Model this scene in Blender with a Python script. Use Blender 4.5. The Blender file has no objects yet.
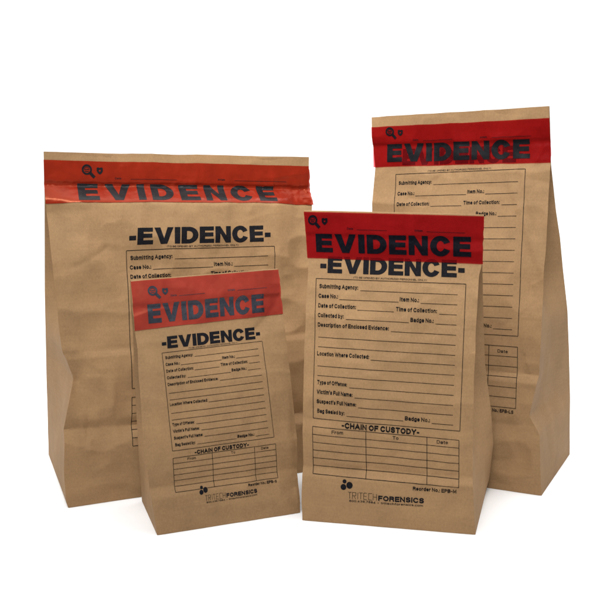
import bpy, bmesh, math, random
import numpy as np
from mathutils import Vector, Matrix

sc = bpy.context.scene
C = sc.collection
MM = 0.001

# ------------------------------------------------------------------ camera
cam_d = bpy.data.cameras.new("camera")
cam = bpy.data.objects.new("camera", cam_d)
C.objects.link(cam)
cam.location = (0, 0, 0.36806)
cam.rotation_euler = (math.radians(90 - 9.371), 0, 0)
cam_d.sensor_width = 36
cam_d.lens = 52.99
cam_d.clip_start = 0.01
cam_d.clip_end = 100
sc.camera = cam

# ------------------------------------------------------------------ world, lamps, exposure
world = bpy.data.worlds.new("World")
sc.world = world
world.use_nodes = True
bg = world.node_tree.nodes["Background"]
bg.inputs[0].default_value = (1.0, 1.0, 1.0, 1)
bg.inputs[1].default_value = 0.10


def area(name, loc, target, size, power, color=(1, 1, 1)):
    d = bpy.data.lights.new(name, 'AREA')
    d.shape = 'RECTANGLE'
    d.size, d.size_y = size
    d.energy = power
    d.color = color
    o = bpy.data.objects.new(name, d)
    C.objects.link(o)
    o.location = loc
    v = Vector(target) - Vector(loc)
    o.rotation_euler = v.to_track_quat('-Z', 'Y').to_euler()
    return o


area("overhead_softbox", (0.0, 0.86, 1.45), (0.0, 0.92, 0.0), (1.8, 1.0), 17)
key = area("bag_top_fill", (-0.12, 0.20, 1.05), (0.02, 1.0, 0.44), (0.55, 0.3), 2.9)
key.data.spread = math.radians(62)          # added light, beam narrowed to brighten the bag tops and spare the floor
area("left_floor_fill", (-1.25, 0.95, 0.75), (-0.1, 0.95, 0.0), (0.9, 0.4), 6.5)  # added fill, whitens the shaded floor left of the bags
area("right_floor_fill", (1.25, 0.90, 0.75), (0.15, 0.90, 0.0), (0.9, 0.4), 5.5)  # added fill, lifts the floor shade beside the right-hand bags
area("backdrop_fill", (0, 1.9, 2.0), (0, 3.2, 0.4), (2.5, 0.5), 40)  # unseen light added to keep the backdrop white

sc.view_settings.view_transform = 'Standard'
sc.view_settings.look = 'None'
sc.view_settings.gamma = 1
sc.view_settings.exposure = 0.0
sc.render.engine = 'CYCLES'


# ------------------------------------------------------------------ materials
def new_mat(name):
    m = bpy.data.materials.new(name)
    m.use_nodes = True
    nt = m.node_tree
    return m, nt, nt.nodes["Principled BSDF"]


def kraft(name, tint=1.0, seed=0.0):
    m, nt, p = new_mat(name)
    N, L = nt.nodes, nt.links
    tc = N.new('ShaderNodeTexCoord')
    mp = N.new('ShaderNodeMapping')
    mp.inputs['Location'].default_value = (seed, seed * .7, seed * .3)
    L.new(tc.outputs['Object'], mp.inputs[0])
    # soft blotches in the pulp
    n1 = N.new('ShaderNodeTexNoise'); n1.inputs['Scale'].default_value = 38; n1.inputs['Detail'].default_value = 5
    n1.inputs['Roughness'].default_value = .62
    L.new(mp.outputs[0], n1.inputs['Vector'])
    # fibres
    mpf = N.new('ShaderNodeMapping'); mpf.inputs['Scale'].default_value = (1, 1, .6)
    L.new(mp.outputs[0], mpf.inputs[0])
    n2 = N.new('ShaderNodeTexNoise'); n2.inputs['Scale'].default_value = 650; n2.inputs['Detail'].default_value = 3
    n2.inputs['Roughness'].default_value = .7
    L.new(mpf.outputs[0], n2.inputs['Vector'])
    # horizontal machine lines
    mpl = N.new('ShaderNodeMapping'); mpl.inputs['Scale'].default_value = (.06, .06, 1)
    L.new(mp.outputs[0], mpl.inputs[0])
    n3 = N.new('ShaderNodeTexNoise'); n3.inputs['Scale'].default_value = 420; n3.inputs['Detail'].default_value = 2
    L.new(mpl.outputs[0], n3.inputs['Vector'])
    r1 = N.new('ShaderNodeMapRange'); r1.inputs[1].default_value = .3; r1.inputs[2].default_value = .7
    r1.inputs[3].default_value = .91; r1.inputs[4].default_value = 1.08
    L.new(n1.outputs[0], r1.inputs[0])
    r2 = N.new('ShaderNodeMapRange'); r2.inputs[1].default_value = .3; r2.inputs[2].default_value = .7
    r2.inputs[3].default_value = .90; r2.inputs[4].default_value = 1.09
    L.new(n2.outputs[0], r2.inputs[0])
    r3 = N.new('ShaderNodeMapRange'); r3.inputs[1].default_value = .3; r3.inputs[2].default_value = .7
    r3.inputs[3].default_value = .97; r3.inputs[4].default_value = 1.03
    L.new(n3.outputs[0], r3.inputs[0])
    a = N.new('ShaderNodeMath'); a.operation = 'MULTIPLY'
    b = N.new('ShaderNodeMath'); b.operation = 'MULTIPLY'
    L.new(r1.outputs[0], a.inputs[0]); L.new(r2.outputs[0], a.inputs[1])
    L.new(a.outputs[0], b.inputs[0]); L.new(r3.outputs[0], b.inputs[1])
    n5 = N.new('ShaderNodeTexNoise'); n5.inputs['Scale'].default_value = 11; n5.inputs['Detail'].default_value = 3
    L.new(mp.outputs[0], n5.inputs['Vector'])
    r5 = N.new('ShaderNodeMapRange'); r5.inputs[1].default_value = .3; r5.inputs[2].default_value = .7
    r5.inputs[3].default_value = .93; r5.inputs[4].default_value = 1.07
    L.new(n5.outputs[0], r5.inputs[0])
    c5 = N.new('ShaderNodeMath'); c5.operation = 'MULTIPLY'
    L.new(b.outputs[0], c5.inputs[0]); L.new(r5.outputs[0], c5.inputs[1])
    b = c5
    vm = N.new('ShaderNodeVectorMath'); vm.operation = 'SCALE'
    vm.inputs[0].default_value = (KRAFT[0] * tint, KRAFT[1] * tint, KRAFT[2] * tint)
    L.new(b.outputs[0], vm.inputs['Scale'])
    L.new(vm.outputs[0], p.inputs['Base Color'])
    p.inputs['Roughness'].default_value = .78
    p.inputs['Specular IOR Level'].default_value = .25
    bm1 = N.new('ShaderNodeBump'); bm1.inputs['Strength'].default_value = .35; bm1.inputs['Distance'].default_value = .0003
    L.new(n2.outputs[0], bm1.inputs['Height'])
    n4 = N.new('ShaderNodeTexNoise'); n4.inputs['Scale'].default_value = 95; n4.inputs['Detail'].default_value = 4
    L.new(mp.outputs[0], n4.inputs['Vector'])
    bm2 = N.new('ShaderNodeBump'); bm2.inputs['Strength'].default_value = .5; bm2.inputs['Distance'].default_value = .0009
    L.new(n4.outputs[0], bm2.inputs['Height'])
    L.new(bm1.outputs[0], bm2.inputs['Normal'])
    L.new(bm2.outputs[0], p.inputs['Normal'])
    return m


KRAFT = (0.280, 0.1665, 0.078)


def tape_mat(name, col, clear, rough, spec, tint, film):
    m, nt, p = new_mat(name)
    N, L = nt.nodes, nt.links
    tc = N.new('ShaderNodeTexCoord')
    n = N.new('ShaderNodeTexNoise'); n.inputs['Scale'].default_value = 60; n.inputs['Detail'].default_value = 5
    L.new(tc.outputs['Object'], n.inputs['Vector'])
    r = N.new('ShaderNodeMapRange'); r.inputs[1].default_value = .3; r.inputs[2].default_value = .7
    r.inputs[3].default_value = .86; r.inputs[4].default_value = 1.12
    L.new(n.outputs[0], r.inputs[0])
    vm = N.new('ShaderNodeVectorMath'); vm.operation = 'SCALE'; vm.inputs[0].default_value = col
    L.new(r.outputs[0], vm.inputs['Scale'])
    L.new(vm.outputs[0], p.inputs['Base Color'])
    p.inputs['Roughness'].default_value = rough
    p.inputs['Specular IOR Level'].default_value = spec
    p.inputs['Specular Tint'].default_value = tint + (1,)
    # faint paper grain pressing through the film
    g = N.new('ShaderNodeTexNoise'); g.inputs['Scale'].default_value = 170; g.inputs['Detail'].default_value = 4
    L.new(tc.outputs['Object'], g.inputs['Vector'])
    b = N.new('ShaderNodeBump'); b.inputs['Strength'].default_value = .45; b.inputs['Distance'].default_value = .0006
    L.new(g.outputs[0], b.inputs['Height'])
    L.new(b.outputs[0], p.inputs['Normal'])
    tr = N.new('ShaderNodeBsdfTransparent'); tr.inputs[0].default_value = film + (1,)
    mx = N.new('ShaderNodeMixShader'); mx.inputs[0].default_value = clear
    L.new(p.outputs[0], mx.inputs[1]); L.new(tr.outputs[0], mx.inputs[2])
    L.new(mx.outputs[0], nt.nodes['Material Output'].inputs['Surface'])
    return m


def ink(name, col, rough, spec, wear=.0):
    m, nt, p = new_mat(name)
    N, L = nt.nodes, nt.links
    tc = N.new('ShaderNodeTexCoord')
    n = N.new('ShaderNodeTexNoise'); n.inputs['Scale'].default_value = 500; n.inputs['Detail'].default_value = 3
    L.new(tc.outputs['Object'], n.inputs['Vector'])
    r = N.new('ShaderNodeMapRange'); r.inputs[1].default_value = .3; r.inputs[2].default_value = .7
    r.inputs[3].default_value = .7; r.inputs[4].default_value = 1.5
    L.new(n.outputs[0], r.inputs[0])
    vm = N.new('ShaderNodeVectorMath'); vm.operation = 'SCALE'; vm.inputs[0].default_value = col
    L.new(r.outputs[0], vm.inputs['Scale'])
    L.new(vm.outputs[0], p.inputs['Base Color'])
    p.inputs['Roughness'].default_value = rough
    p.inputs['Specular IOR Level'].default_value = spec
    if wear > 0:
        tr = N.new('ShaderNodeBsdfTransparent')
        mx = N.new('ShaderNodeMixShader')
        wn = N.new('ShaderNodeTexNoise'); wn.inputs['Scale'].default_value = 140; wn.inputs['Detail'].default_value = 6
        wn.inputs['Roughness'].default_value = .75
        L.new(tc.outputs['Object'], wn.inputs['Vector'])
        wr = N.new('ShaderNodeMapRange'); wr.inputs[1].default_value = .48; wr.inputs[2].default_value = .72
        wr.inputs[3].default_value = 0; wr.inputs[4].default_value = wear
        L.new(wn.outputs[0], wr.inputs[0]); L.new(wr.outputs[0], mx.inputs[0])
        L.new(p.outputs[0], mx.inputs[1]); L.new(tr.outputs[0], mx.inputs[2])
        L.new(mx.outputs[0], nt.nodes['Material Output'].inputs['Surface'])
    return m


INK = ink("black_print_on_paper", (.006, .006, .008), .75, .1, .22)
INK_FINE = ink("fine_black_print_on_paper", (.007, .006, .006), .8, .1, .4)


# ------------------------------------------------------------------ small maths
def vnoise(x, y, seed):
    """smooth value noise in -1..1 for numpy arrays"""
    x = np.asarray(x, float); y = np.asarray(y, float)
    xi = np.floor(x).astype(np.int64); yi = np.floor(y).astype(np.int64)
    xf = x - xi; yf = y - yi
    xf = xf * xf * xf * (xf * (xf * 6 - 15) + 10); yf = yf * yf * yf * (yf * (yf * 6 - 15) + 10)

    def h(a, b):
        n = (a * 374761393 + b * 668265263 + seed * 1274126177) & 0x7fffffff
        n = ((n ^ (n >> 13)) * 1274126177) & 0x7fffffff
        return ((n ^ (n >> 16)) & 0xffff) / 32767.5 - 1
    return (h(xi, yi) * (1 - xf) * (1 - yf) + h(xi + 1, yi) * xf * (1 - yf)
            + h(xi, yi + 1) * (1 - xf) * yf + h(xi + 1, yi + 1) * xf * yf)


def sst(a, b, x):
    t = np.clip((np.asarray(x, float) - a) / (b - a), 0, 1)
    return t * t * (3 - 2 * t)


def groove(s, t, t0, a, up, dn, mask=1.0):
    """a fold pressed in along t = t0: slopes in from above, comes out again below"""
    d = t - t0
    return -a * mask * np.where(d > 0, np.exp(-np.abs(d) / up), np.clip(1 - np.abs(d) / (1.8 * dn), 0, 1))


def facets(s, t, seed, cell):
    """crumple: sharp little ridges where creases cross the paper"""
    a = vnoise(s / cell, t / cell, seed)
    b = vnoise(s / (cell * .55) + 7, t / (cell * .6), seed + 3)
    return 1 - np.abs(a) * 1.6 - np.abs(b) * .5


# ------------------------------------------------------------------ glyphs for the heavy lettering
def box2(x0, y0, x1, y1):
    return [(x0, y0), (x1, y0), (x1, y1), (x0, y1)]


def heavy(ch):
    """returns (polygons, advance) for cap height 1; polygons may be quads strips"""
    w, b = .315, .245
    if ch == 'E':
        W = .86
        return [box2(0, 0, w, 1), box2(w, 0, W, b), box2(w, .39, W - .05, .39 + b), box2(w, 1 - b, W - .015, 1)], W
    if ch == 'I':
        return [box2(0, 0, w, 1)], w
    if ch == 'V':
        W = 1.08
        return [[(0, 1), (.34, 1), (.54, .34), (.54, 0), (.365, 0)], [(W, 1), (W - .365, 0), (.54, 0), (.54, .34), (W - .34, 1)]], W
    if ch == 'N':
        W = .93
        return [box2(0, 0, .29, 1), box2(W - .29, 0, W, 1), [(.29, 1), (.29, .56), (W - .29, 0), (W - .29, .44)]], W
    if ch == '-':
        return [box2(0, .28, .36, .28 + .27)], .36
    if ch in 'DC':
        polys = []
        n = 26
        if ch == 'D':
            W = .98
            cx = .42
            polys.append(box2(0, 0, w, 1))
            polys.append(box2(w, 0, cx, b)); polys.append(box2(w, 1 - b, cx, 1))
            angs = np.linspace(-math.pi / 2, math.pi / 2, n)
            ro = (W - cx, .5); ri = (W - cx - .32, .5 - b)
            c = (cx, .5)
        else:
            W = 1.0
            c = (.5, .5)
            angs = np.radians(np.linspace(24, 336, 38))
            ro = (.5, .52); ri = (.185, .27)
        for a0, a1 in zip(angs[:-1], angs[1:]):
            polys.append([(c[0] + ri[0] * math.cos(a0), c[1] + ri[1] * math.sin(a0)),
                          (c[0] + ro[0] * math.cos(a0), c[1] + ro[1] * math.sin(a0)),
                          (c[0] + ro[0] * math.cos(a1), c[1] + ro[1] * math.sin(a1)),
                          (c[0] + ri[0] * math.cos(a1), c[1] + ri[1] * math.sin(a1))])
        return polys, W


def heavy_word(word, x0, x1, gap):
    """polygons of a word stretched to run x0..x1 with cap height 0..1"""
    out, x = [], 0
    for ch in word:
        g, W = heavy(ch)
        out += [[(px + x, py) for px, py in poly] for poly in g]
        x += W + gap
    x -= gap
    k = (x1 - x0) / x
    return [[(x0 + px * k, py) for px, py in poly] for poly in out]


def arc(cx, cy, rx, ry, a0, a1, n=9):
    return [(cx + rx * math.cos(math.radians(a)), cy + ry * math.sin(math.radians(a))) for a in np.linspace(a0, a1, n)]


def make_glyphs():
    """plain grotesque letters as centre lines, cap height 1, x-height .72; value = (width, strokes)"""
    G = {}
    x = .72
    G['A'] = (.86, [[(0, 0), (.43, 1), (.86, 0)], [(.16, .33), (.70, .33)]])
    G['B'] = (.72, [[(0, 0), (0, 1), (.42, 1)] + arc(.42, .76, .24, .24, 80, -80, 7) + [(0, .52)], [(.42, .52)] + arc(.44, .26, .28, .26, 80, -80, 7) + [(0, 0)]])
    G['C'] = (.80, [arc(.42, .5, .42, .5, 40, 320, 17)])
    G['D'] = (.76, [[(0, 0), (0, 1), (.32, 1)] + arc(.32, .5, .44, .5, 75, -75, 9) + [(.32, 0), (0, 0)]])
    G['E'] = (.64, [[(.66, 1), (0, 1), (0, 0), (.68, 0)], [(0, .52), (.60, .52)]])
    G['F'] = (.60, [[(.62, 1), (0, 1), (0, 0)], [(0, .50), (.54, .50)]])
    G['H'] = (.72, [[(0, 0), (0, 1)], [(.72, 0), (.72, 1)], [(0, .52), (.72, .52)]])
    G['I'] = (.0, [[(0, 0), (0, 1)]])
    G['L'] = (.56, [[(0, 1), (0, 0), (.58, 0)]])
    G['M'] = (.84, [[(0, 0), (0, 1), (.42, .12), (.84, 1), (.84, 0)]])
    G['N'] = (.72, [[(0, 0), (0, 1), (.72, 0), (.72, 1)]])
    G['O'] = (.86, [arc(.43, .5, .43, .5, 90, 450, 21)])
    G['P'] = (.66, [[(0, 0), (0, 1), (.38, 1)] + arc(.40, .74, .27, .26, 80, -80, 7) + [(0, .48)]])
    G['R'] = (.72, [[(0, 0), (0, 1), (.40, 1)] + arc(.42, .76, .27, .24, 80, -80, 7) + [(0, .50)], [(.42, .50), (.64, .34), (.70, 0)]])
    G['S'] = (.70, [arc(.35, .75, .32, .25, 25, 250, 10) + arc(.36, .26, .34, .26, 70, -155, 10)])
    G['T'] = (.70, [[(0, 1), (.70, 1)], [(.35, 1), (.35, 0)]])
    G['U'] = (.70, [[(0, 1), (0, .34)] + arc(.35, .34, .35, .34, 190, 350, 9) + [(.70, .34), (.70, 1)]])
    G['V'] = (.78, [[(0, 1), (.39, 0), (.78, 1)]])
    G['W'] = (1.16, [[(0, 1), (.29, 0), (.58, .95), (.87, 0), (1.16, 1)]])
    G['Y'] = (.76, [[(0, 1), (.38, .42), (.76, 1)], [(.38, .42), (.38, 0)]])
    G['Z'] = (.68, [[(0, 1), (.68, 1), (0, 0), (.70, 0)]])
    bowl = arc(.26, x / 2, .26, x / 2, 90, 450, 15)
    G['a'] = (.50, [arc(.25, .50, .23, .22, 165, 20, 6) + [(.50, .42), (.50, 0)], [(.50, .42), (.22, .37)] + arc(.19, .18, .19, .18, 110, 330, 7) + [(.50, .16)]])
    G['b'] = (.52, [[(0, 1), (0, 0)], bowl])
    G['c'] = (.48, [arc(.27, x / 2, .27, x / 2, 45, 315, 11)])
    G['d'] = (.52, [[(.52, 1), (.52, 0)], bowl])
    G['e'] = (.54, [[(.02, .38), (.54, .38)] + arc(.27, x / 2, .27, x / 2, 8, 318, 14)])
    G['f'] = (.30, [[(.34, 1), (.22, 1), (.14, .88), (.14, 0)], [(0, .68), (.32, .68)]])
    G['g'] = (.52, [[(.52, x), (.52, -.12)] + arc(.27, -.10, .25, .17, -10, -160, 6), bowl])
    G['h'] = (.48, [[(0, 1), (0, 0)], arc(.24, .47, .24, .25, 170, 0, 7) + [(.48, 0)]])
    G['i'] = (.0, [[(0, 0), (0, x)], [(0, .99), (0, 1.02)]])
    G['l'] = (.0, [[(0, 0), (0, 1)]])
    G['m'] = (.82, [[(0, x), (0, 0)], arc(.205, .50, .205, .22, 170, 0, 6) + [(.41, 0)], arc(.615, .50, .205, .22, 170, 0, 6) + [(.82, 0)]])
    G['n'] = (.48, [[(0, x), (0, 0)], arc(.24, .47, .24, .25, 170, 0, 7) + [(.48, 0)]])
    G['o'] = (.54, [arc(.27, x / 2, .27, x / 2, 90, 450, 15)])
    G['p'] = (.52, [[(0, x), (0, -.28)], bowl])
    G['r'] = (.28, [[(0, x), (0, 0)], [(0, .48), (.10, .66), (.30, .70)]])
    G['s'] = (.44, [arc(.22, .53, .20, .19, 25, 250, 8) + arc(.23, .19, .21, .19, 70, -155, 8)])
    G['t'] = (.30, [[(.14, .92), (.14, .08), (.22, 0), (.32, .01)], [(0, .68), (.32, .68)]])
    G['u'] = (.48, [[(0, x), (0, .25)] + arc(.24, .25, .24, .25, 190, 350, 7), [(.48, x), (.48, 0)]])
    G['v'] = (.50, [[(0, x), (.25, 0), (.50, x)]])
    G['w'] = (.78, [[(0, x), (.19, 0), (.39, x), (.59, 0), (.78, x)]])
    G['y'] = (.50, [[(0, x), (.27, .02)], [(.50, x), (.20, -.22), (.04, -.26)]])
    G['0'] = (.54, [arc(.27, .5, .27, .5, 90, 450, 17)])
    G['3'] = (.54, [arc(.27, .76, .24, .24, 150, -70, 8), arc(.27, .27, .27, .27, 80, -150, 9)])
    G['4'] = (.58, [[(.58, .26), (0, .26), (.42, 1), (.42, 0)]])
    G['7'] = (.54, [[(0, 1), (.54, 1), (.18, 0)]])
    G['8'] = (.54, [arc(.27, .76, .23, .24, 90, 450, 13), arc(.27, .27, .27, .27, 90, 450, 13)])
    G['.'] = (.0, [[(0, 0), (0, .03)]])
    G[':'] = (.0, [[(0, 0), (0, .03)], [(0, .62), (0, .65)]])
    G["'"] = (.0, [[(0, .76), (0, 1)]])
    G['('] = (.18, [arc(.34, .42, .32, .66, 130, 230, 7)])
    G[')'] = (.18, [arc(-.14, .42, .32, .66, 50, -50, 7)])
    G['-'] = (.30, [[(0, .40), (.30, .40)]])
    return G


GLYPHS = make_glyphs()
_font_cache = {}


def thicken(pl, w):
    """a mitred ribbon of quads along a centre line, squared at free ends"""
    P_ = [np.array(p, float) for p in pl]
    closed = np.linalg.norm(P_[0] - P_[-1]) < 1e-6 and len(P_) > 3
    out = []
    for k, p in enumerate(P_):
        if closed and k in (0, len(P_) - 1):
            a, b = P_[-2], P_[1]
        else:
            a = P_[k - 1] if k > 0 else None
            b = P_[k + 1] if k < len(P_) - 1 else None
        d1 = (p - a) / np.linalg.norm(p - a) if a is not None else None
        d2 = (b - p) / np.linalg.norm(b - p) if b is not None else None
        if d1 is None:
            n = np.array([-d2[1], d2[0]]) * w / 2; q = p - d2 * w / 2
        elif d2 is None:
            n = np.array([-d1[1], d1[0]]) * w / 2; q = p + d1 * w / 2
        else:
            n1 = np.array([-d1[1], d1[0]]); n2 = np.array([-d2[1], d2[0]])
            m = n1 + n2
            l = np.linalg.norm(m)
            m = m / l if l > 1e-6 else n1
            n = m * w / 2 / max(.42, float(np.dot(m, n1))); q = p
        out.append((q - n, q + n))
    return [[tuple(a0), tuple(a1), tuple(b1), tuple(b0)] for (a0, b0), (a1, b1) in zip(out[:-1], out[1:])]


def text_polys(txt, bold):
    """quads (x, y, lift) of a line of text with cap height 1 and stroke weight bold"""
    key = (txt, bold)
    if key not in _font_cache:
        quads, x = [], 0
        h = bold / 2
        for ch in txt:
            if ch == ' ':
                x += .34; continue
            W, strokes = GLYPHS[ch]
            sy = 1 - bold
            for k, st_ in enumerate(strokes):
                pl = [(x + h + p[0], h + p[1] * sy) for p in st_]
                lift = .012 * (k + 1)
                quads += [[(q[0], q[1], lift) for q in f] for f in thicken(pl, bold)]
            x += W + bold + .13
        _font_cache[key] = (quads, x - .13)
    return _font_cache[key]


class Ink2D:
    """collects flat shapes in panel millimetres (s right, t up)"""
    def __init__(self):
        self.polys = []

    def poly(self, pts):
        self.polys.append(pts)

    def text(self, txt, s0, t0, cap, width=None, bold=.17, anchor='l', skew=0.0):
        fs, w = text_polys(txt, bold)
        kx = cap if width is None else width / w
        W = w * kx
        off = {'l': 0, 'c': -W / 2, 'r': -W}[anchor]
        for f in fs:
            self.polys.append([(s0 + off + x * kx, t0 + y * cap + skew * (off + x * kx), z) for x, y, z in f])
        return W

    def line(self, a, b, w):
        dx, dy = b[0] - a[0], b[1] - a[1]
        l = math.hypot(dx, dy)
        nx, ny = -dy / l * w / 2, dx / l * w / 2
        n = max(1, int(l / 2))
        self.k = (getattr(self, 'k', 0) + 1) % 4
        z = .012 * self.k
        for i in range(n):
            p = (a[0] + dx * i / n, a[1] + dy * i / n); q = (a[0] + dx * (i + 1) / n, a[1] + dy * (i + 1) / n)
            self.polys.append([(p[0] - nx, p[1] - ny, z), (q[0] - nx, q[1] - ny, z), (q[0] + nx, q[1] + ny, z), (p[0] + nx, p[1] + ny, z)])

    def disc(self, c, r, n=20, ry=None):
        ry = ry or r
        self.polys.append([(c[0] + r * math.cos(a), c[1] + ry * math.sin(a)) for a in np.linspace(0, 2 * math.pi, n, endpoint=False)])

    def ring(self, c, r, w, a0=0, a1=360, n=24, ky=1.0):
        an = np.radians(np.linspace(a0, a1, n))
        for p, q in zip(an[:-1], an[1:]):
            self.polys.append([(c[0] + (r - w) * math.cos(p), c[1] + (r - w) * ky * math.sin(p)), (c[0] + r * math.cos(p), c[1] + r * ky * math.sin(p)),
                               (c[0] + r * math.cos(q), c[1] + r * ky * math.sin(q)), (c[0] + (r - w) * math.cos(q), c[1] + (r - w) * ky * math.sin(q))])

    def warp(self, fn):
        self.polys = [[tuple(fn(p[0], p[1])) + tuple(p[2:]) for p in f] for f in self.polys]
        return self


def quad_map(c):
    """unit square to quad c = (bl, br, tr, tl)"""
    def f(x, y):
        return tuple((1 - x) * (1 - y) * c[0][k] + x * (1 - y) * c[1][k] + x * y * c[2][k] + (1 - x) * y * c[3][k] for k in (0, 1))
    return f


# ------------------------------------------------------------------ the bag builder
class Bag:
    def __init__(self, P):
        self.P = P
        w, d, t = P['w'], P['d'], P['t']
        H = P['topz']
        self.O = np.array([0, -d / 2, 0.])
        V = np.array([0, d * t, H]); self.L = np.linalg.norm(V); self.V = V / self.L
        self.U = np.array([1., 0, 0]); self.N = -np.cross(self.V, self.U)
        self.N = np.cross(self.U, self.V)
        self.Ob = np.array([0, d / 2, 0.])
        Vb = np.array([0, d * t - d / 2 + 4, H]) - self.Ob
        Vb[1] = -d / 2 + d * t + 4 - d / 2
        self.Lb = np.linalg.norm(Vb); self.Vb = Vb / self.Lb
        self.seed = P['seed']
        # short handling creases scattered over the panel
        rnd = random.Random(self.seed * 7 + 1)
        self.creases = []
        for k in range(P.get('n_creases', 16)):
            an = rnd.choice([rnd.gauss(0, .18), rnd.gauss(1.57, .25), rnd.uniform(-1.2, 1.2), rnd.gauss(0, .5)])
            self.creases.append((rnd.uniform(-w / 2, w / 2), rnd.uniform(12, H * .88), an, rnd.uniform(9, 34),
                                 rnd.choice([-1, 1]) * rnd.uniform(.45, 1.3), rnd.uniform(1.4, 3.8)))
        self.root = bpy.data.objects.new('paper_bag', None)
        C.objects.link(self.root)
        self.root.empty_display_size = .05
        self.root.location = (P['origin'][0], P['origin'][1], 0)
        self.root.rotation_euler = (0, 0, math.radians(P['rot']))

    def disp(self, s, t):
        P = self.P
        s = np.asarray(s, float); t = np.asarray(t, float)
        sd = self.seed
        d = .9 * vnoise(s / 55 + .3, t / 48, sd) + .35 * vnoise(s / 21, t / 24, sd + 1)
        d = d + P.get('crumple', 1.5) * facets(s, t, sd + 5, 37) + .28 * facets(s, t, sd + 15, 15) * sst(-.3, .5, vnoise(s / 50, t / 50, sd + 17)) + .07 * vnoise(s / 6, t / 5.5, sd + 9)
        c0, c1 = P['crease']           # lower edge of the folded-over top
        tc = c0 + (c1 - c0) * (s + P['w'] / 2) / P['w'] + .5 * vnoise(s / 12, s * 0, sd + 11)
        d = d + P.get('flap', 1.5) * sst(-1.5, 1.5, t - tc)
        d = d + P.get('lean', 0) * np.clip((t - tc) / 34, 0, 1.3)
        d = d + 1.25 * P['folds'](s, t, tc)
        for (cs, ct, an, ln, am, wd) in self.creases:
            x = (s - cs) * math.cos(an) + (t - ct) * math.sin(an)
            y = -(s - cs) * math.sin(an) + (t - ct) * math.cos(an) + .004 * x * x * (1 if am > 0 else -1)
            k = np.where(y > 0, np.exp(-np.abs(y) / wd), np.exp(-np.abs(y) / (wd * 2.4)))
            d = d + am * k * (1 - sst(.55, 1, np.abs(x) / ln))
        # corners round off softly, and the foot stays put on the table
        d = d * (.15 + .85 * sst(0, 14, t))
        half = P['w'] / 2
        e = np.clip(half - np.abs(s), 0, 99)
        d = d - .5 * np.exp(-e / 1.6)
        return d

    def front(self, s, t, off=0.0):
        s = np.asarray(s, float); t = np.asarray(t, float)
        h = self.disp(s, t)
        if np.any(off):
            # whatever is printed or stuck on bridges the sharpest folds like the sheet mesh does
            h = np.maximum(h, (self.disp(s, t + 1.4) + self.disp(s, t - 1.4)) / 2)
            h = np.maximum(h, (self.disp(s + 1.4, t) + self.disp(s - 1.4, t)) / 2)
        h = h + off
        return (self.O[None] + s[..., None] * self.U + t[..., None] * self.V + h[..., None] * self.N)

    @staticmethod
    def edge(pts, v):
        """pts (s,t) listed top to bottom; v 0..1 from bottom to top"""
        p = np.array(pts[::-1], float)
        k = p[:, 1] / p[-1, 1]
        k[0] = 0
        s = np.interp(v, k, p[:, 0])
        return s, v * p[-1, 1]

    def mesh(self, name, verts, faces, mat, parent, smooth=True):
        me = bpy.data.meshes.new(name)
        me.from_pydata([tuple(np.asarray(q) * MM) for q in verts], [], faces)
        me.materials.append(mat)
        if smooth:
            me.polygons.foreach_set('use_smooth', [True] * len(me.polygons))
        o = bpy.data.objects.new(name, me)
        C.objects.link(o)
        o.parent = parent
        return o

    def build_body(self, mat):
        P = self.P
        step = 1.7
        nv = int(self.L / step); nu = int(P['w'] / step); nw = int(P['d'] / 3)
        nw += nw % 2
        v = np.linspace(0, 1, nv + 1)
        # smooth edge polylines a little
        def sm(a, n=P.get('edge_smooth', 2)):
            for _ in range(n):
                a[1:-1] = (a[:-2] + 2 * a[1:-1] + a[2:]) / 4
            return a
        ls, lt = self.edge(P['left'], v); rs, rt = self.edge(P['right'], v)
        ls = sm(ls) + .35 * vnoise(v * 14, v * 0, self.seed + 20); rs = sm(rs) + .35 * vnoise(v * 14, v * 0, self.seed + 21)
        u = np.linspace(0, 1, nu + 1)
        S = ls[:, None] * (1 - u) + rs[:, None] * u
        T = lt[:, None] * (1 - u) + rt[:, None] * u
        F = self.front(S, T)
        F[0, :, 2] = .3
        # back panel
        bl, blt = self.edge(P['back_left'], v); br, brt = self.edge(P['back_right'], v)
        bl = sm(bl); br = sm(br)
        nb = nu // 2
        ub = np.linspace(0, 1, nb + 1)
        SB = bl[:, None] * (1 - ub) + br[:, None] * ub
        TB = blt[:, None] * (1 - ub) + brt[:, None] * ub
        Nb = np.cross(self.Vb, self.U)
        hb = .9 * vnoise(SB / 45, TB / 45, self.seed + 30) * sst(0, 14, TB)
        B = self.Ob + SB[..., None] * self.U + TB[..., None] * self.Vb + hb[..., None] * Nb
        topf = np.stack([np.interp(ub, u, F[-1][:, k]) for k in range(3)], 1)
        want = topf + np.array([0, 3.2, -.2])
        B = B + (want - B[-1])[None] * (v[:, None, None] ** 2.5)
        B[0, :, 2] = .3
        # side gussets: flat above the foot, folding inwards towards the seam
        sides = []
        for sg, Fe, Be in ((-1, F[:, 0], B[:, 0]), (1, F[:, -1], B[:, -1])):
            w = np.linspace(0, 1, nw + 1)
            G = Fe[:, None] * (1 - w[None, :, None]) + Be[:, None] * w[None, :, None]
            D = np.linalg.norm(Be - Fe, axis=1)
            g0, g1 = P.get('gusset', (.2, .48))
            dep = .5 * np.sqrt(np.clip(P['d'] ** 2 - D ** 2, 0, None)) * sst(g0, g1, v) * .92
            dep = dep + 5 * sst(.05, .25, v) * (1 - sst(.3, .6, v)) * P.get('hollow', 1)
            tri = 1 - np.abs(w * 2 - 1)
            sft = np.sin(w * math.pi)
            mix = sst(g0, g1, v)[:, None]
            prof = tri[None] * mix + (sft ** 1.3)[None] * (1 - mix)
            inward = dep[:, None] * prof
            W, VV = np.meshgrid(w, v)
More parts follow.
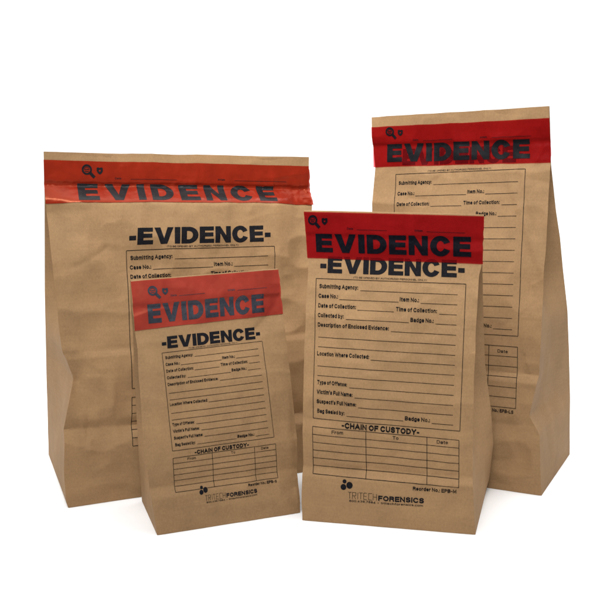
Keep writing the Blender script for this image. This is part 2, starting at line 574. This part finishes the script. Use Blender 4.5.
            nz = (.8 * vnoise(W * 4, VV * 9 + sg * 5, self.seed + 40) + .5 * facets(W * 100, VV * 300, self.seed + 44, 30)) * np.sin(W * math.pi) * sst(0, .06, VV)
            G = G.copy()
            # the inward fold stays below the sloping lip
            lipx, lipz = F[-1][:, 0], F[-1][:, 2]
            drop = np.interp(G[..., 0] - sg * inward, lipx, lipz) - np.interp(G[..., 0], lipx, lipz)
            G[..., 0] += -sg * (inward) + sg * nz
            G[..., 2] += (np.minimum(drop, 0) - 1.5 * prof) * v[:, None] ** 3
            sides.append(G)
        verts, faces = [], []

        def add(Gr, flip):
            o = len(verts)
            a, b = Gr.shape[:2]
            verts.extend(Gr.reshape(-1, 3))
            for j in range(a - 1):
                for i in range(b - 1):
                    q = (o + j * b + i, o + j * b + i + 1, o + (j + 1) * b + i + 1, o + (j + 1) * b + i)
                    faces.append(q[::-1] if flip else q)
        add(F, False); add(B, True); add(sides[0], True); add(sides[1], False)
        # close the seam: straight strip front lip to back lip
        top_f, top_b = F[-1], B[-1]
        tb = np.stack([np.interp(u, ub, top_b[:, k]) for k in range(3)], 1)
        mid = (top_f + tb) / 2 + np.array([0, 0, .25])
        tb2 = tb + np.array([0, 0, 0.0])
        add(np.stack([top_f, mid, tb2]), False)
        # foot: fan of quads
        ring_f = F[0]; rb = np.stack([np.interp(u, ub, B[0][:, k]) for k in range(3)], 1)
        add(np.stack([rb, ring_f]), False)
        o = self.mesh('body', verts, faces, mat, self.root)
        bm = bmesh.new(); bm.from_mesh(o.data)
        bmesh.ops.remove_doubles(bm, verts=bm.verts, dist=1e-5)
        bm.to_mesh(o.data); bm.free()
        o.data.polygons.foreach_set('use_smooth', [True] * len(o.data.polygons))
        o.data.set_sharp_from_angle(angle=math.radians(38))
        return o

    def tape_height(self, s, t):
        P = self.P
        k = P.get('tape_crinkle', .5)
        c0, c1 = P['crease']
        tc = c0 + (c1 - c0) * (s + P['w'] / 2) / P['w']
        near = np.exp(-((t - tc + 3) / 9) ** 2)
        n = .25 * k * vnoise(s / 5, t / 9, self.seed + 60) + near * k * (.5 * facets(s, t, self.seed + 62, 11) + .25 * vnoise(s / 2.2, t / 3, self.seed + 63))
        e = P.get('tape_end', 0)
        if e:
            n = n + e * sst(P['w'] / 2 - 14, P['w'] / 2 + 4, s) * (1.0 * facets(s, t, self.seed + 70, 7) + .5) * (1 - sst(-3, 2, t - tc))
        return np.maximum(n, -.12)

    def tape(self, mat):
        tl, tr, br, bl = self.P['tape']
        n_u = int((tr[0] - tl[0]) / 1.3); n_v = int((tl[1] - bl[1]) / 1.0)
        u, v = np.meshgrid(np.linspace(0, 1, n_u + 1), np.linspace(0, 1, n_v + 1))
        S = (1 - u) * (1 - v) * bl[0] + u * (1 - v) * br[0] + u * v * tr[0] + (1 - u) * v * tl[0]
        T = (1 - u) * (1 - v) * bl[1] + u * (1 - v) * br[1] + u * v * tr[1] + (1 - u) * v * tl[1]
        # cut ends wander a little
        T = T + .35 * vnoise(S / 17, T * 0, self.seed + 80) * (1 - v)
        S = S + (.5 * vnoise(S * 0, T / 5, self.seed + 81) + self.P.get('tape_end', 0) * .9 * vnoise(S * 0, T / 3, self.seed + 82)) * (u > .985)
        Q = self.front(S, T, .66 + self.tape_height(S, T))
        faces = []
        b = n_u + 1
        for j in range(n_v):
            for i in range(n_u):
                faces.append((j * b + i, j * b + i + 1, (j + 1) * b + i + 1, (j + 1) * b + i))
        return self.mesh('seal_tape', Q.reshape(-1, 3), faces, mat, self.root)

    def print2d(self, name, inkobj, mat, parent, off, on_tape=False, cut=1.7):
        bm = bmesh.new()
        for f in inkobj.polys:
            vs = [bm.verts.new((p[0], p[1], p[2] if len(p) > 2 else 0)) for p in f]
            try:
                bm.faces.new(vs)
            except ValueError:
                pass
        xs = [v.co.x for v in bm.verts]; ys = [v.co.y for v in bm.verts]
        for ax, lo, hi in ((0, min(xs), max(xs)), (1, min(ys), max(ys))):
            c = lo + cut
            no = (1, 0, 0) if ax == 0 else (0, 1, 0)
            while c < hi:
                co = (c, 0, 0) if ax == 0 else (0, c, 0)
                bmesh.ops.bisect_plane(bm, geom=bm.verts[:] + bm.edges[:] + bm.faces[:], plane_co=co, plane_no=no, dist=1e-4)
                c += cut
        st = np.array([(v.co.x, v.co.y) for v in bm.verts])
        lift = np.array([v.co.z for v in bm.verts])
        h = off + lift + (self.tape_height(st[:, 0], st[:, 1]) if on_tape else 0)
        Q = self.front(st[:, 0], st[:, 1], h)
        for v, q in zip(bm.verts, Q):
            v.co = Vector(q * MM)
        bmesh.ops.recalc_face_normals(bm, faces=bm.faces[:])
        me = bpy.data.meshes.new(name)
        bm.to_mesh(me); bm.free()
        # face the same way as the panel
        me.materials.append(mat)
        me.polygons.foreach_set('use_smooth', [True] * len(me.polygons))
        if len(me.polygons):
            nn = sum((p.normal * p.area for p in me.polygons), Vector())
            if nn.dot(Vector(self.N)) < 0:
                me.flip_normals()
        o = bpy.data.objects.new(name, me)
        C.objects.link(o)
        o.parent = parent
        return o

    # ---- everything printed on one bag
    def prints(self):
        P = self.P
        # big word on the tape
        w = Ink2D()
        w.polys = heavy_word("EVIDENCE", 0, 1, P.get('lett_gap', .11))
        w.warp(quad_map(P['lett']))
        tape = self.tape(P['tape_mat'])
        self.print2d('tape_lettering', w, P['tape_ink'], tape, .86, True)
        # magnifier emblem and badge on the tape, with the small fill-in lines
        e = Ink2D()
        c = P['emb']; k = P['emb_k']
        e.ring((c[0], c[1]), 5.0 * k, 1.9 * k)
        e.ring((c[0], c[1]), 2.7 * k, .55 * k, 20, 170, 14)
        e.ring((c[0], c[1] - .4 * k), 1.7 * k, .55 * k, 200, 330, 12)
        e.line((c[0] - 2.4 * k, c[1] + .2 * k), (c[0] + 2.4 * k, c[1] + .2 * k), .8 * k)
        e.line((c[0] - 1.8 * k, c[1] - 1.7 * k), (c[0] + 1.8 * k, c[1] - 1.7 * k), .7 * k)
        e.line((c[0] + 3 * k, c[1] - 3 * k), (c[0] + 7.2 * k, c[1] - 7.6 * k), 3.0 * k)
        self.print2d('magnifier_emblem', e, P['tape_ink'], tape, .84, True)
        e = Ink2D()
        bx, by = c[0] + 12.5 * k, c[1] - 1 * k
        sh = [(-3, 2.6), (-1.6, 3.2), (0, 2.5), (1.6, 3.2), (3, 2.6), (3, -.6), (1.8, -2.6), (0, -3.8), (-1.8, -2.6), (-3, -.6)]
        for i in range(10):
            p, q = sh[i], sh[(i + 1) % 10]
            e.poly([(bx + p[0] * k, by + p[1] * k), (bx + q[0] * k, by + q[1] * k), (bx + q[0] * .3 * k, by + q[1] * .3 * k), (bx + p[0] * .3 * k, by + p[1] * .3 * k)])
        self.print2d('badge_emblem', e, P['tape_ink'], tape, .84, True)
        e = Ink2D()
        tl, tr, br, bl = P['tape']
        fm = quad_map((bl, br, tr, tl))
        y = P['line_y']
        def tp(x, yy): return fm(x, yy)
        q0 = tp(.245, y); q1 = tp(.30, y); q2 = tp(.47, y)
        sk = (tr[1] - tl[1]) / (tr[0] - tl[0])
        cap = 1.9 * k
        e.text("Date", q0[0], q0[1], cap, skew=sk); e.line(q1, q2, .38 * k)
        self.print2d('fill_in_line', e, P['tape_ink'], tape, .84, True)
        e = Ink2D()
        q0 = tp(.625, y); q1 = tp(.69, y); q2 = tp(.90, y)
        e.text("Initials", q0[0], q0[1], cap, skew=sk); e.line(q1, q2, .38 * k)
        self.print2d('fill_in_line', e, P['tape_ink'], tape, .84, True)
        # heading on the paper
        hd = Ink2D()
        hd.polys = heavy_word("-EVIDENCE-", 0, 1, .075)
        hd.warp(quad_map(P['head']))
        fr = P['frame']; W = fr[1][0] - fr[0][0]
        FM = quad_map(fr)                      # (bl, br, tr, tl)
        sub = Ink2D()
        sub.text("(TO BE OPENED BY AUTHORIZED PERSONNEL ONLY)", .255, 0, P['subh'], width=.49, bold=.15)
        sub.warp(lambda x, yy: (lambda a: (a[0], a[1] + P['sub_gap'] + yy))(FM(x, 1)))
        hd.polys += sub.polys
        self.print2d('printed_heading', hd, INK, self.root, .27)
        # form
        fo = Ink2D()
        Hf = ((fr[3][1] - fr[0][1]) + (fr[2][1] - fr[1][1])) / 2
        lw = P.get('lw', .5)
        for a, b in ((0, 1), (1, 2), (2, 3), (3, 0)):
            fo.line(fr[a], fr[b], lw * 1.1)
        rows = {1: [('T', "Submitting Agency:", .025, .29), ('L', .305, .95)],
                2: [('T', "Case No.:", .02, .155), ('L', .165, .565), ('T', "Item No.:", .572, .70), ('L', .71, .95)],
                3: [('T', "Date of Collection:", .02, .28), ('L', .29, .535), ('T', "Time of Collection:", .548, .82), ('L', .835, .95)],
                4: [('T', "Collected by:", .02, .20), ('L', .215, .638), ('T', "Badge No.:", .648, .80), ('L', .812, .95)],
                5: [('T', "Description of Enclosed Evidence:", .02, .505), ('L', .52, .95)],
                6: [('L', .025, .95)], 7: [('L', .025, .95)],
                8: [('T', "Location Where Collected:", .02, .38), ('L', .39, .95)],
                9: [('L', .025, .95)], 10: [('L', .025, .95)],
                11: [('T', "Type of Offense:", .025, .235), ('L', .25, .95)],
                12: [('T', "Victim's Full Name:", .025, .275), ('L', .29, .95)],
                13: [('T', "Suspect's Full Name:", .025, .30), ('L', .315, .95)],
                14: [('T', "Bag Sealed by:", .03, .22), ('L', .235, .622), ('T', "Badge No.:", .632, .80), ('L', .812, .955)]}
        cap = P.get('caph', .0275 * W) * 1.06
        for r, items in rows.items():
            yy = 1 - (.068 + .0684 * (r - 1))
            for it in items:
                if it[0] == 'L':
                    a, b = FM(it[1], yy - .006), FM(it[2], yy - .006)
                    fo.line(a, b, lw)
                else:
                    a, b = FM(it[2], yy), FM(it[3], yy)
                    fo.text(it[1], a[0], a[1], cap, width=b[0] - a[0], bold=.235, skew=(b[1] - a[1]) / (b[0] - a[0]))
        self.print2d('printed_form', fo, INK_FINE, self.root, .27)
        # chain of custody table
        tb = P['table']; TM = quad_map(tb)
        ta = Ink2D()
        for a, b in ((0, 1), (1, 2), (2, 3), (3, 0)):
            ta.line(tb[a], tb[b], lw * 1.1)
        for r in range(1, 6):
            ta.line(TM(0, r / 6), TM(1, r / 6), lw)
        for x in (.372, .787):
            ta.line(TM(x, 0), TM(x, 1), lw * 1.1)
        for x, s_ in ((.175, "From"), (.575, "To"), (.89, "Date")):
            a = TM(x, 5 / 6 + .055)
            ta.text(s_, a[0], a[1], .024 * W, anchor='c', bold=.16)
        a, b = TM(.205, 1.0), TM(.735, 1.0)
        ta.text("-CHAIN OF CUSTODY-", a[0], a[1] + .008 * W, .040 * W, width=b[0] - a[0], bold=.27, skew=(b[1] - a[1]) / (b[0] - a[0]))
        a = TM(.985, 0)
        ta.text("Reorder No.: " + P['code'], a[0], a[1] - .042 * W, .026 * W, anchor='r', bold=.235, width=P.get('reow', .29 * W))
        self.print2d('printed_table', ta, INK_FINE, self.root, .27)
        # maker's mark
        lg = Ink2D()
        x0, y0, x1 = P['logo']       # start, baseline, end in mm
        Lw = x1 - x0; cp = P['logo_cap']; sk = P.get('logo_skew', 0)
        xm = x0 + Lw * .405
        lg.disc((x0 - 3.6 * Lw / 76, y0 + 18.0 * cp / 5.5), 2.0 * Lw / 76, ry=2.2 * cp / 5.5)
        lg.disc((x0 - 4.6 * Lw / 76, y0 + 12.0 * cp / 5.5), 2.9 * Lw / 76, ry=3.2 * cp / 5.5)
        lg.disc((x0 + 1.5 * Lw / 76, y0 + 14.2 * cp / 5.5), 3.2 * Lw / 76, ry=3.7 * cp / 5.5)
        # thin squared capitals T R I T E C H
        lw2 = .42 * Lw / 76
        adv = (xm - x0) / 6.6
        def G(i, segs):
            bx0 = x0 + i * adv
            for (p, q) in segs:
                lg.line((bx0 + p[0] * adv * .82, y0 + p[1] * cp * 1.25), (bx0 + q[0] * adv * .82, y0 + q[1] * cp * 1.25), lw2)
        T_ = [((0, 1), (1, 1)), ((.5, 0), (.5, 1))]
        G(0, T_)
        G(1, [((0, 0), (0, 1)), ((0, 1), (.9, 1)), ((.9, 1), (.9, .5)), ((0, .5), (.9, .5)), ((.4, .5), (.9, 0))])
        G(1.95, [((.3, 0), (.3, 1))])
        G(2.4, T_)
        G(3.45, [((0, 0), (0, 1)), ((0, 1), (.85, 1)), ((0, .5), (.75, .5)), ((0, 0), (.85, 0))])
        G(4.5, [((0, 0), (0, 1)), ((0, 1), (.9, 1)), ((0, 0), (.9, 0))])
        G(5.5, [((0, 0), (0, 1)), ((0, .5), (.9, .5)), ((.9, 0), (.9, 1))])
        lg.text("FORENSICS", xm, y0, cp, width=x1 - xm, bold=.25)
        lg.text("800.438.7884", x0 + .02 * Lw, y0 - .62 * cp, .40 * cp, width=.35 * Lw, bold=.16)
        lg.text("tritechforensics.com", x0 + .44 * Lw, y0 - .62 * cp, .40 * cp, width=.55 * Lw, bold=.16)
        lg.disc((x0 + .405 * Lw, y0 - .45 * cp), .5 * Lw / 76, 8)
        lg.warp(lambda x, yy: (x, yy + sk * (x - x0)))
        self.print2d('printed_logo', lg, INK, self.root, .27)


# ------------------------------------------------------------------ floor: one white sweep
def build_floor():
    m, nt, p = new_mat("white_paper_sweep")
    N, L = nt.nodes, nt.links
    tc = N.new('ShaderNodeTexCoord')
    n = N.new('ShaderNodeTexNoise'); n.inputs['Scale'].default_value = 30
    L.new(tc.outputs['Object'], n.inputs['Vector'])
    r = N.new('ShaderNodeMapRange'); r.inputs[3].default_value = .92; r.inputs[4].default_value = .95
    L.new(n.outputs[0], r.inputs[0])
    cb = N.new('ShaderNodeCombineColor')
    for i in range(3):
        L.new(r.outputs[0], cb.inputs[i])
    L.new(cb.outputs[0], p.inputs['Base Color'])
    p.inputs['Roughness'].default_value = .9
    p.inputs['Specular IOR Level'].default_value = .1
    prof = [(-1.5, 0), (2.2, 0)]
    for k in range(1, 13):
        a = k / 12 * math.pi / 2
        prof.append((2.2 + .6 * math.sin(a), .6 - .6 * math.cos(a)))
    prof.append((2.8, 2.6))
    verts, faces = [], []
    for y, z in prof:
        verts += [(-3, y, z), (3, y, z)]
    for i in range(len(prof) - 1):
        faces.append((2 * i, 2 * i + 1, 2 * i + 3, 2 * i + 2))
    me = bpy.data.meshes.new('floor')
    me.from_pydata(verts, [], faces)
    me.materials.append(m)
    me.polygons.foreach_set('use_smooth', [True] * len(me.polygons))
    o = bpy.data.objects.new('floor', me)
    C.objects.link(o)
    o['kind'] = 'structure'
    o['label'] = 'seamless white sweep the bags stand on'


build_floor()


# ------------------------------------------------------------------ the four bags (panel millimetres)
def folds_small(s, t, tc):
    d = groove(s, t, 46.3, 3.8, 18, 6, .55 + .45 * sst(10, -60, -s) * 0 + .45 * (1 - sst(-60, 10, s)))
    d = d + groove(s, t, 83 + .02 * s, 1.0, 9, 5, sst(15, 60, s))
    d = d + groove(s, t, tc, .5, 1.5, 5)
    d = d + 3.0 * np.exp(-((t - 130) / 70) ** 2) * np.cos(s / 75 * 1.3)
    d = d + 1.0 * np.exp(-((s + 68) / 9) ** 2) * sst(40, 80, t)
    return d


def folds_medium(s, t, tc):
    d = groove(s, t, 55.5, 5.2, 20, 5.0, .75 + .25 * np.cos(s / 40))
    d = d + groove(s, t, 104, 1.6, 9, 7, 1 - sst(-80, -45, s))
    d = d + 2.4 * np.exp(-((s - 78) / 14) ** 2 - ((t - 49) / 5) ** 2)
    d = d + 3.2 * np.exp(-((t - 170) / 80) ** 2) * np.cos(s / 87 * 1.3)
    d = d - 3.0 * sst(-70, -88, s) * 0 - 2.2 * (1 - sst(-90, -68, s)) * sst(20, 90, t)
    d = d + groove(s, t, tc, .4, 1.5, 4)
    return d


def folds_tall(s, t, tc):
    d = groove(s, t, 131.5, 4.2, 14, 5, .5 + .5 * sst(10, 60, s))
    d = d + groove(s, t, 76, 2.2, 14, 10) + 6 * np.exp(-((t - 76) / 60) ** 2)
    d = d + 4.0 * np.exp(-((t - 230) / 100) ** 2) * np.cos(s / 100 * 1.3)
    q = (s - 62) + .42 * (t - 310)
    d = d + 1.3 * np.exp(-(q / 5) ** 2) * sst(225, 260, t) * (1 - sst(330, 352, t))
    q2 = (s - 78) + .30 * (t - 300)
    d = d + 1.0 * np.exp(-(q2 / 4) ** 2) * sst(220, 260, t) * (1 - sst(335, 357, t))
    q3 = (s - 80) - .5 * (t - 372)
    d = d + .9 * np.exp(-np.abs(q3) / 2.2) * sst(356, 362, t) * (1 - sst(378, 384, t))
    d = d + groove(s, t, tc, .6, 1.5, 5)
    return d


def folds_wide(s, t, tc):
    d = groove(s, t, 162.5, 2.0, 22, 4)
    k = np.clip(1 - np.abs(s + 110) / 46, 0, 1)
    d = d + groove(s, t, 82 - (s + 147) * .05, 7.0, 26, 6 + 9 * k)
    r = np.hypot((s + 128) / 15, (t - 133) / 26)
    d = d - 9.5 * np.exp(-r ** 1.1)
    # swell below the folded top, under the tape
    e = .35 + .65 * sst(0, 40, 150 - np.abs(s))
    lo = tc - t
    bulge = 14.0 * sst(-1, 26, lo) * (1 - .88 * sst(26, 165, lo))
    d = d + bulge * e
    # slack dip running down from the left end of the tape
    g = (t - 290) + .75 * (s + 100)
    d = d - 4.0 * np.exp(-(g / 26) ** 2) * (1 - sst(-70, -20, s)) * (1 - sst(312, 330, t))
    d = d + groove(s, t, tc + .3, 1.4, 1.2, 4)
    return d


BAGS = [
    dict(key='S', label="small evidence bag in front at the left, smallest of the four, leaning back",
         seed=11, origin=(-.0866, .8850), rot=21.43, w=150.3, d=91.3, t=.62, topz=250.2, code="EPB-S",
         left=[(-82.6, 250.6), (-84.0, 226), (-82.1, 202), (-81.2, 187), (-82.1, 133), (-81.8, 84), (-78.4, 43), (-75.2, 0)],
         right=[(71.8, 255.3), (71.8, 228), (73.9, 206.7), (75.2, 170), (77.5, 112), (78.7, 86), (76.8, 45), (75.2, 0)],
         back_left=[(-82.6, 248.0), (-82.1, 220), (-79.8, 189), (-78.6, 140), (-76.8, 101), (-74.4, 49), (-71.5, 0)],
         back_right=[(71.5, 254.0), (73, 200), (74.5, 130), (75.2, 0)],
         crease=(226, 228), flap=1.3, folds=folds_small,
         tape=[(-83.1, 250.1), (72.3, 254.6), (74.2, 207.8), (-82.6, 201.5)],
         lett=[(-68.8, 207.3), (52.8, 211.0), (53.6, 230.0), (-68.9, 226.2)], emb=(-62.5, 239.6), emb_k=1.0, line_y=.62,
         head=[(-57.0, 181.3), (46.5, 184.0), (46.5, 196.3), (-57.0, 193.2)], subh=1.3, sub_gap=1.0,
         frame=[(-54.2, 80.0), (52.8, 81.5), (47.9, 181.2), (-57.4, 177.4)],
         table=[(-53.7, 39.0), (53.9, 39.3), (53.6, 74.5), (-54.3, 72.8)],
         logo=(-24.5, 26.6, 30.5), logo_cap=4.2, logo_skew=.012, lw=.42, caph=2.9),
    dict(key='M', label="medium evidence bag standing in front at the centre, logo on its lower front",
         seed=23, origin=(.0997, .8959), rot=-11.55, w=173.4, d=127.2, t=.3, topz=309.6, code="EPB-M", lean=2.5, n_creases=18,
         left=[(-92.3, 314.6), (-90.2, 291), (-88.0, 267), (-87.2, 262), (-88.5, 215), (-89, 154), (-88.8, 103), (-87.7, 59), (-87.5, 31), (-86.7, 0)],
         right=[(84.4, 312.6), (83.9, 289), (84.3, 265), (81.8, 254), (80.5, 191), (80.5, 133), (81.3, 93), (82.1, 53), (84.3, 29), (86.7, 0)],
         back_left=[(-91.5, 322.0), (-90, 250), (-89, 120), (-86.7, 0)],
         back_right=[(84.4, 320.5), (84.5, 272), (86.5, 231), (91.0, 157), (99.0, 102), (103, 60), (100.9, 18), (98, 0)],
         crease=(291.0, 289.2), flap=1.0, folds=folds_medium,
         tape=[(-92.6, 313.4), (84.9, 311.2), (84.8, 265.3), (-88.3, 267.2)],
         lett=[(-78.9, 273.5), (73.8, 271.8), (73.3, 291.2), (-80.3, 291.6)], emb=(-83.3, 305.2), emb_k=1.0, line_y=.64,
         head=[(-74.4, 252.7), (68.1, 251.6), (67.9, 268.5), (-74.3, 269.3)], subh=1.7, sub_gap=1.5,
         frame=[(-78.0, 105.6), (68.4, 101.4), (69.6, 245.5), (-78.4, 246.9)],
         table=[(-76.9, 48.8), (69.1, 45.8), (67.8, 92.4), (-78.1, 97.3)],
         logo=(-40.3, 26.4, 35.7), logo_cap=5.3, logo_skew=.012, lw=.5),
    dict(key='T', label="tall evidence bag behind at the right, brown strip above its tape",
         seed=37, origin=(.1998, 1.0276), rot=-23.49, w=205.9, d=153.2, t=.3, topz=414.8, code="EPB-LS", lean=6.0, n_creases=26, crumple=1.8,
         left=[(-111.4, 411.8), (-110.4, 381), (-106.6, 354), (-107.7, 329), (-108.4, 271), (-106, 130), (-102.9, 0)],
         right=[(86.8, 420.0), (88.3, 386), (90.8, 359), (91.5, 289), (91.6, 235), (92.9, 160), (92.5, 131), (85.9, 87), (97.3, 68), (100.4, 34), (102.9, 0)],
         back_left=[(-112.1, 424.0), (-110, 300), (-106, 130), (-102.9, 0)],
         back_right=[(85.9, 431.9), (88.1, 369), (94.1, 316), (98.9, 284), (102.7, 245), (108.6, 195), (111.1, 144), (113.5, 77), (114.5, 0)],
         crease=(381.0, 386.0), flap=1.3, folds=folds_tall, gusset=(.42, .72), hollow=1.3,
         tape=[(-111.6, 400.6), (88.0, 407.8), (91.3, 361.5), (-108.3, 355.3)],
         lett=[(-91.4, 361.0), (69.0, 366.0), (68.0, 386.3), (-92.7, 381.3)], emb=(-89.0, 395.2), emb_k=.98, line_y=.62,
         head=[(-80.5, 357.3), (62.0, 361.8), (61.0, 380.0), (-81.0, 375.8)], subh=1.8, sub_gap=1.4,
         frame=[(-78.5, 169.5), (68.1, 172.8), (65.2, 354.4), (-80.6, 347.2)],
         table=[(-76.5, 93.0), (70.7, 93.7), (68.2, 160.7), (-78.0, 159.5)],
         logo=(-40, 62, 40), logo_cap=6.5, lw=.55, reow=40),
    dict(key='W', label="large wide evidence bag behind at the left, glossy crumpled tape under its folded top",
         seed=53, origin=(-.1430, 1.0248), rot=23.03, w=304.1, d=181.4, t=.5, topz=367.4, code="EPB-L", lean=8.0, n_creases=30, crumple=1.8, lett_gap=.27,
         left=[(-146.3, 379.4), (-147.7, 348), (-148, 322), (-146.9, 275), (-145.4, 231), (-142.1, 164), (-139, 158), (-131.2, 135.5), (-137.5, 115), (-142.5, 97), (-146.3, 82), (-150, 40), (-150.5, 6), (-148.5, 0)],
         right=[(162.0, 372.8), (162.0, 337), (162.9, 316), (157.8, 286), (154, 250), (154, 160), (152, 80), (152, 0)],
         back_left=[(-145.4, 380.7), (-145.2, 327), (-146.6, 220), (-146.5, 169), (-146.4, 104), (-145.8, 63), (-145.5, 0)],
         back_right=[(164.3, 375.0), (160, 250), (152, 0)],
         crease=(347.6, 338.0), flap=2.2, folds=folds_wide, tape_crinkle=1.0, tape_end=.7, gusset=(.42, .75),
         tape=[(-147.4, 371.0), (162.6, 362.3), (164.2, 315.6), (-148.6, 323.8)],
         lett=[(-114.6, 325.4), (114.7, 319.4), (116.4, 339.6), (-112.8, 346.4)], emb=(-102.0, 360.6), emb_k=1.12, line_y=.60,
         head=[(-63.6, 274.9), (101.0, 272.0), (102.0, 290.8), (-62.6, 292.8)], subh=1.9, sub_gap=1.6,
         frame=[(-70.9, 118.0), (104, 116), (105.4, 266.4), (-66.5, 269.3)],
         table=[(-76.1, 56.0), (100, 54), (103, 107), (-71.7, 108.4)],
         logo=(-28, 34, 60), logo_cap=5.6, lw=.6, caph=4.4),
]

ORANGE, CRIMSON = ((1, .42, .22), (1, .32, .28)), ((1, .30, .34), (.92, .19, .21))
TAPES = {'S': ((.265, .030, .021), .20, .50, .40, *ORANGE), 'M': ((.18, .004, .006), .50, .55, .08, *CRIMSON),
         'T': ((.18, .0045, .006), .66, .42, .14, *CRIMSON), 'W': ((.215, .0155, .006), .10, .28, .42, *ORANGE)}
INKS = {'S': ((.012, .014, .022), .45, .5), 'M': ((.003, .003, .005), .6, .03),
        'T': ((.004, .004, .005), .5, .07), 'W': ((.008, .007, .008), .36, .2)}
for B in BAGS:
    col, clear, rough, spec, tint, film = TAPES[B['key']]
    B['tape_mat'] = tape_mat('red_tape_film', col, clear, rough, spec, tint, film)
    B['tape_ink'] = ink('black_print_on_tape', *INKS[B['key']])
    bag = Bag(B)
    bag.root['label'] = B['label']
    bag.root['category'] = 'paper bag'
    bag.root['group'] = 'brown paper evidence bags'
    bag.build_body(kraft('brown_kraft_paper', {'S': .97, 'M': 1.05, 'T': .95, 'W': 1.0}[B['key']], B['seed'] * .13))
    bag.prints()
